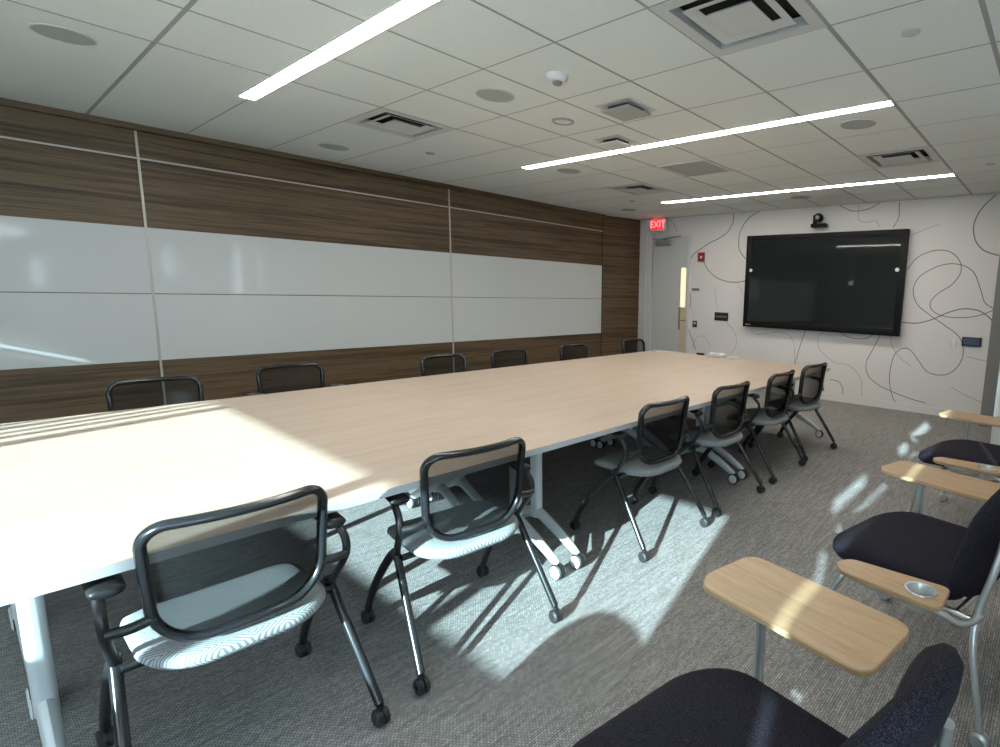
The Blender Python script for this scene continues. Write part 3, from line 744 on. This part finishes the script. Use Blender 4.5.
# ------------------------------------------------------------------ tablet arm chairs
def make_tablet_chair():
    t = empty('tablet_arm_chair')
    out = rrect(-0.295, -0.215, 0.295, 0.325, [0.17, 0.17, 0.10, 0.10], 10)
    bm = bm_new(); rings = []
    for ins, z in ((0.06, 0.402), (0.015, 0.410), (0.0, 0.432), (0.0, 0.458), (0.010, 0.477), (0.035, 0.491), (0.085, 0.499), (0.15, 0.500)):
        rings.append([Vector((p.x, p.y, z + 0.01 - 0.014 * max(0, (p.y - 0.05) / 0.2) ** 2 + 0.012 * (abs(p.x) / 0.285) ** 2)) for p in shrink(out, ins)])
    loft(bm, rings); link('seat', bm, 'navy', t, 70)
    # backrest: rounded pad, leaning back, curved around the sitter
    out = rrect(-0.27, 0.0, 0.27, 0.515, [0.25, 0.25, 0.13, 0.13], 10)
    def bp(p, d):
        w = p.y / 0.515
        y = -0.205 - 0.115 * w + 0.07 * (p.x / 0.27) ** 2 - d
        return Vector((p.x, y, 0.425 + p.y))
    bm = bm_new()
    rings = []
    for ins, d in ((0.12, -0.004), (0.05, -0.003), (0.015, 0.004), (0.0, 0.022), (0.0, 0.036), (0.015, 0.052), (0.05, 0.058), (0.12, 0.058)):
        rings.append([bp(p, d) for p in shrink(out, ins)])
    loft(bm, rings); link('backrest', bm, 'navy', t, 70)
    for s in (-1, 1):
        bm = bm_new(); add_tube(bm, catmull([(s * 0.231, 0.16, 0.388), (s * 0.281, 0.21, 0.36), (s * 0.303, 0.27, 0.20), (s * 0.308, 0.29, 0.075)], 6), 0.0125, 12)
        lg = link('leg', bm, 'silver', t, 60)
        link('caster', caster_bm(0.03, 0.022, Matrix.Translation((s * 0.308, 0.295, 0.03))), 'silver', lg)
        bm = bm_new(); add_tube(bm, [(s * 0.308, 0.295, 0.03), (s * 0.308, 0.292, 0.08)], 0.014, 10); link('caster_stem', bm, 'silver', lg)
        bm = bm_new(); add_tube(bm, catmull([(s * 0.209, -0.315, 0.72), (s * 0.237, -0.30, 0.58), (s * 0.259, -0.275, 0.43), (s * 0.292, -0.285, 0.30), (s * 0.314, -0.335, 0.075)], 6), 0.0125, 12)
        lg = link('leg', bm, 'silver', t, 60); lg['label'] = 'silver rear leg running up behind the backrest'
        link('caster', caster_bm(0.03, 0.022, Matrix.Translation((s * 0.314, -0.34, 0.03))), 'silver', lg)
        bm = bm_new(); add_tube(bm, [(s * 0.314, -0.34, 0.03), (s * 0.314, -0.336, 0.08)], 0.014, 10); link('caster_stem', bm, 'silver', lg)
        bm = bm_new(); add_tube(bm, [(s * 0.231, 0.17, 0.386), (s * 0.259, -0.275, 0.40)], 0.0115, 10); link('side_rail', bm, 'silver', t)
    bm = bm_new(); add_tube(bm, [(-0.22, 0.15, 0.385), (0.22, 0.15, 0.385)], 0.0115, 10); add_tube(bm, [(-0.235, -0.2, 0.388), (0.235, -0.2, 0.388)], 0.0115, 10); link('cross_rail', bm, 'silver', t)
    # tablet on the right
    o2 = [Vector((0.475 + p.x, 0.14 + p.y)) for p in [Vector(v) for v in ((-0.150, -0.26), (0.125, -0.255), (0.12, 0.235), (0.09, 0.262), (-0.09, 0.275), (-0.150, 0.235))]]
    def round_poly(P, r, n=6):
        res = []
        N = len(P)
        for i in range(N):
            a, b_, c_ = P[i - 1], P[i], P[(i + 1) % N]
            ra = min(r, (a - b_).length * 0.45, (c_ - b_).length * 0.45)
            s_ = b_ + (a - b_).normalized() * ra; e_ = b_ + (c_ - b_).normalized() * ra
            for k in range(n + 1):
                u = k / n
                res.append(s_ * (1 - u) ** 2 + b_ * 2 * u * (1 - u) + e_ * u * u)
        return res
    bm = bm_new(); add_slab(bm, round_poly(o2, 0.055), 0.618, 0.636, 0.003); link('writing_tablet', bm, 'oak', t)
    bm = bm_new(); add_tube(bm, catmull([(0.24, 0.12, 0.388), (0.31, 0.165, 0.385), (0.365, 0.195, 0.41), (0.38, 0.205, 0.50), (0.385, 0.21, 0.616)], 6), 0.0145, 12); add_box(bm, (0.36, 0.15, 0.612), (0.47, 0.28, 0.6185), 0.002); link('tablet_post', bm, 'silver', t, 60)
    # cup holder arm on the left
    AX, AY = -0.465, -0.06
    RT = Matrix.Rotation(0.17, 2)
    o3 = [RT @ p + Vector((AX, AY)) for p in round_poly([Vector(v) for v in ((-0.085, -0.175), (0.085, -0.175), (0.06, 0.15), (0.0, 0.185), (-0.055, 0.15))], 0.035)]
    dn = []
    for i, p in enumerate(o3):
        q = o3[(i + 1) % len(o3)]; n_ = max(1, int((q - p).length / 0.012))
        dn += [p.lerp(q, k / n_) for k in range(n_)]
    o3 = dn
    cx, cy = RT @ Vector((0.0, -0.10)) + Vector((AX, AY)); cr = 0.042
    bm = bm_new()
    N = len(o3)
    def ring_at(ins, z): return [Vector((p.x, p.y, z)) for p in inset(o3, ins)]
    hole = []
    for p in o3:
        a = math.atan2(p.y - (cy), p.x - cx); hole.append((cx + cr * math.cos(a), cy + cr * math.sin(a)))
    loft(bm, [[Vector((x, y, 0.512)) for x, y in hole], ring_at(0.003, 0.512), ring_at(0, 0.515), ring_at(0, 0.527), ring_at(0.003, 0.530), [Vector((x, y, 0.530)) for x, y in hole], [Vector((x, y, 0.512)) for x, y in hole]], False, False)
    ca = link('cup_arm', bm, 'oak', t)
    bm = bm_new(); T_ = Matrix.Translation((cx, cy, 0.5305))
    add_lathe(bm, [(0.050, 0.0), (0.049, 0.003), (0.042, 0.003), (0.040, 0.0), (0.037, -0.055), (0.0, -0.056)], 28, T_, False, False)
    add_lathe(bm, [(0.002, -0.060), (0.041, -0.059), (0.044, -0.002), (0.050, 0.0)], 28, T_, True, False)
    link('cup_holder', bm, 'silver', ca)
    bm = bm_new(); add_tube(bm, catmull([(-0.25, -0.28, 0.42), (-0.33, -0.275, 0.425), (-0.40, -0.255, 0.445), (-0.44, -0.20, 0.480), (-0.50, -0.03, 0.500), (-0.505, 0.04, 0.509)], 6), 0.0115, 12); link('arm_tube', bm, 'silver', t, 60)
    return t
tproto = make_tablet_chair()
TCH = [(0.865, 0.43, -0.17, 'navy tablet arm chair nearest the viewer, in the bottom right corner'),
       (2.32, 0.33, -0.22, 'navy tablet arm chair with a clear view of its oak cup holder arm'),
       (4.00, 0.33, -0.18, 'navy tablet arm chair furthest back, beside the pale pier'),
       (-0.585, 0.74, -PI / 2, 'navy tablet arm chair added out of view to cast the rounded floor shadow')]  # extra chair behind the camera, added to shade the sunlit floor
for k, (x, y, r, w) in enumerate(TCH):
    o = tproto if k == 0 else copy_tree(tproto)
    o.location = (x, y, 0); o.rotation_euler.z = r
    tag(o, w, 'chair', 'navy chairs with writing tablets')

# ------------------------------------------------------------------ small things on the table
random.seed(3)
c = empty('cable_bundle', (5.49, 3.20, TH)); tag(c, 'tangle of white cables lying on the far end of the table', 'cables')
for n in range(4):
    P = []
    for k in range(22):
        a = k * 0.85 + n * 1.3; r = 0.045 + 0.05 * random.random()
        P.append((0.05 * math.cos(a) * (1 + n * 0.2) + random.uniform(-.02, .02), (0.05 * math.sin(a)) + (n - 1.5) * 0.035 + random.uniform(-.02, .02), 0.008 + 0.034 * random.random()))
    bm = bm_new(); add_tube(bm, catmull(P, 4), 0.0065, 7); link('cable', bm, 'cable', c, 60)
c = empty('power_adapter', (5.44, 2.97, TH), 1.2); tag(c, 'small white power adapter lying beside the white cables', 'adapter')
bm = bm_new(); add_box(bm, (-0.03, -0.055, 0), (0.03, 0.055, 0.03), 0.006); link('body', bm, 'cable', c)
bm = bm_new(); add_tube(bm, catmull([(0, -0.055, 0.012), (0.02, -0.11, 0.005), (0.01, -0.17, 0.005)], 6), 0.004, 8); link('cord', bm, 'cable', c)
c = empty('video_dongle', (5.52, 3.46, TH), -0.3); tag(c, 'small dark box lying in the tangle of white cables', 'adapter')
bm = bm_new(); add_box(bm, (-0.025, -0.05, 0), (0.025, 0.05, 0.024), 0.005); link('body', bm, 'black', c)
bm = bm_new(); add_tube(bm, catmull([(0, 0.05, 0.012), (0.02, 0.10, 0.006), (-0.01, 0.16, 0.006)], 6), 0.004, 8); link('cord', bm, 'cable', c)
c = empty('power_cable', (5.40, 3.85, TH)); tag(c, 'thin white cable lying at the far left table corner in front of the door', 'cable')
bm = bm_new(); add_tube(bm, catmull([(0.08, -0.22, 0.005), (0.10, -0.08, 0.005), (0.03, 0.02, 0.005), (0.06, 0.12, 0.005), (-0.03, 0.18, 0.005)], 8), 0.005, 8); link('cord', bm, 'cable', c)
bm = bm_new(); add_box(bm, (-0.055, 0.165, 0), (-0.015, 0.195, 0.02), 0.004); link('plug', bm, 'cable', c)

# ------------------------------------------------------------------ light and camera
sun = bpy.data.lights.new('sun', 'SUN'); so = bpy.data.objects.new('sun', sun); COL.objects.link(so)
sun.energy = 23.5; sun.angle = math.radians(0.55); sun.color = (0.70, 0.99, 1.06)
so.rotation_euler = Vector((2.84, 0.27 * 2.84, -1.0)).to_track_quat('-Z', 'Y').to_euler()
so.location = (-8, -2, 5)
w = bpy.data.worlds.new('sky'); SC.world = w; w.use_nodes = True
bg = w.node_tree.nodes['Background']; bg.inputs['Color'].default_value = (0.72, 0.88, 1.0, 1); bg.inputs['Strength'].default_value = 7.0

cam = bpy.data.cameras.new('camera'); co = bpy.data.objects.new('camera', cam); COL.objects.link(co)
cam.sensor_fit = 'HORIZONTAL'; cam.sensor_width = 36.0; cam.lens = 36.0 * 537.19 / 1000.0
cam.shift_x = -0.15349; cam.clip_start = 0.02
r_ = Vector((0.6053107, -0.7955249, 0.0271837)); u_ = Vector((0.1019258, 0.1113341, 0.9885423)); f_ = Vector((0.7894365, 0.5956045, -0.1484763))
mw = Matrix.Identity(4)
for k in range(3):
    mw[k][0] = r_[k]; mw[k][1] = u_[k]; mw[k][2] = -f_[k]
mw[2][3] = 1.46946
co.matrix_world = mw
SC.camera = co
vs = SC.view_settings
SC.display_settings.display_device = 'sRGB'
vs.view_transform = 'Standard'; vs.look = 'None'; vs.exposure = 0.0; vs.gamma = 1.0; vs.use_curve_mapping = False
try:
    SC.cycles.use_denoising = True; SC.cycles.max_bounces = 10; SC.cycles.transparent_max_bounces = 12
    SC.cycles.sample_clamp_indirect = 6.0
except Exception: pass
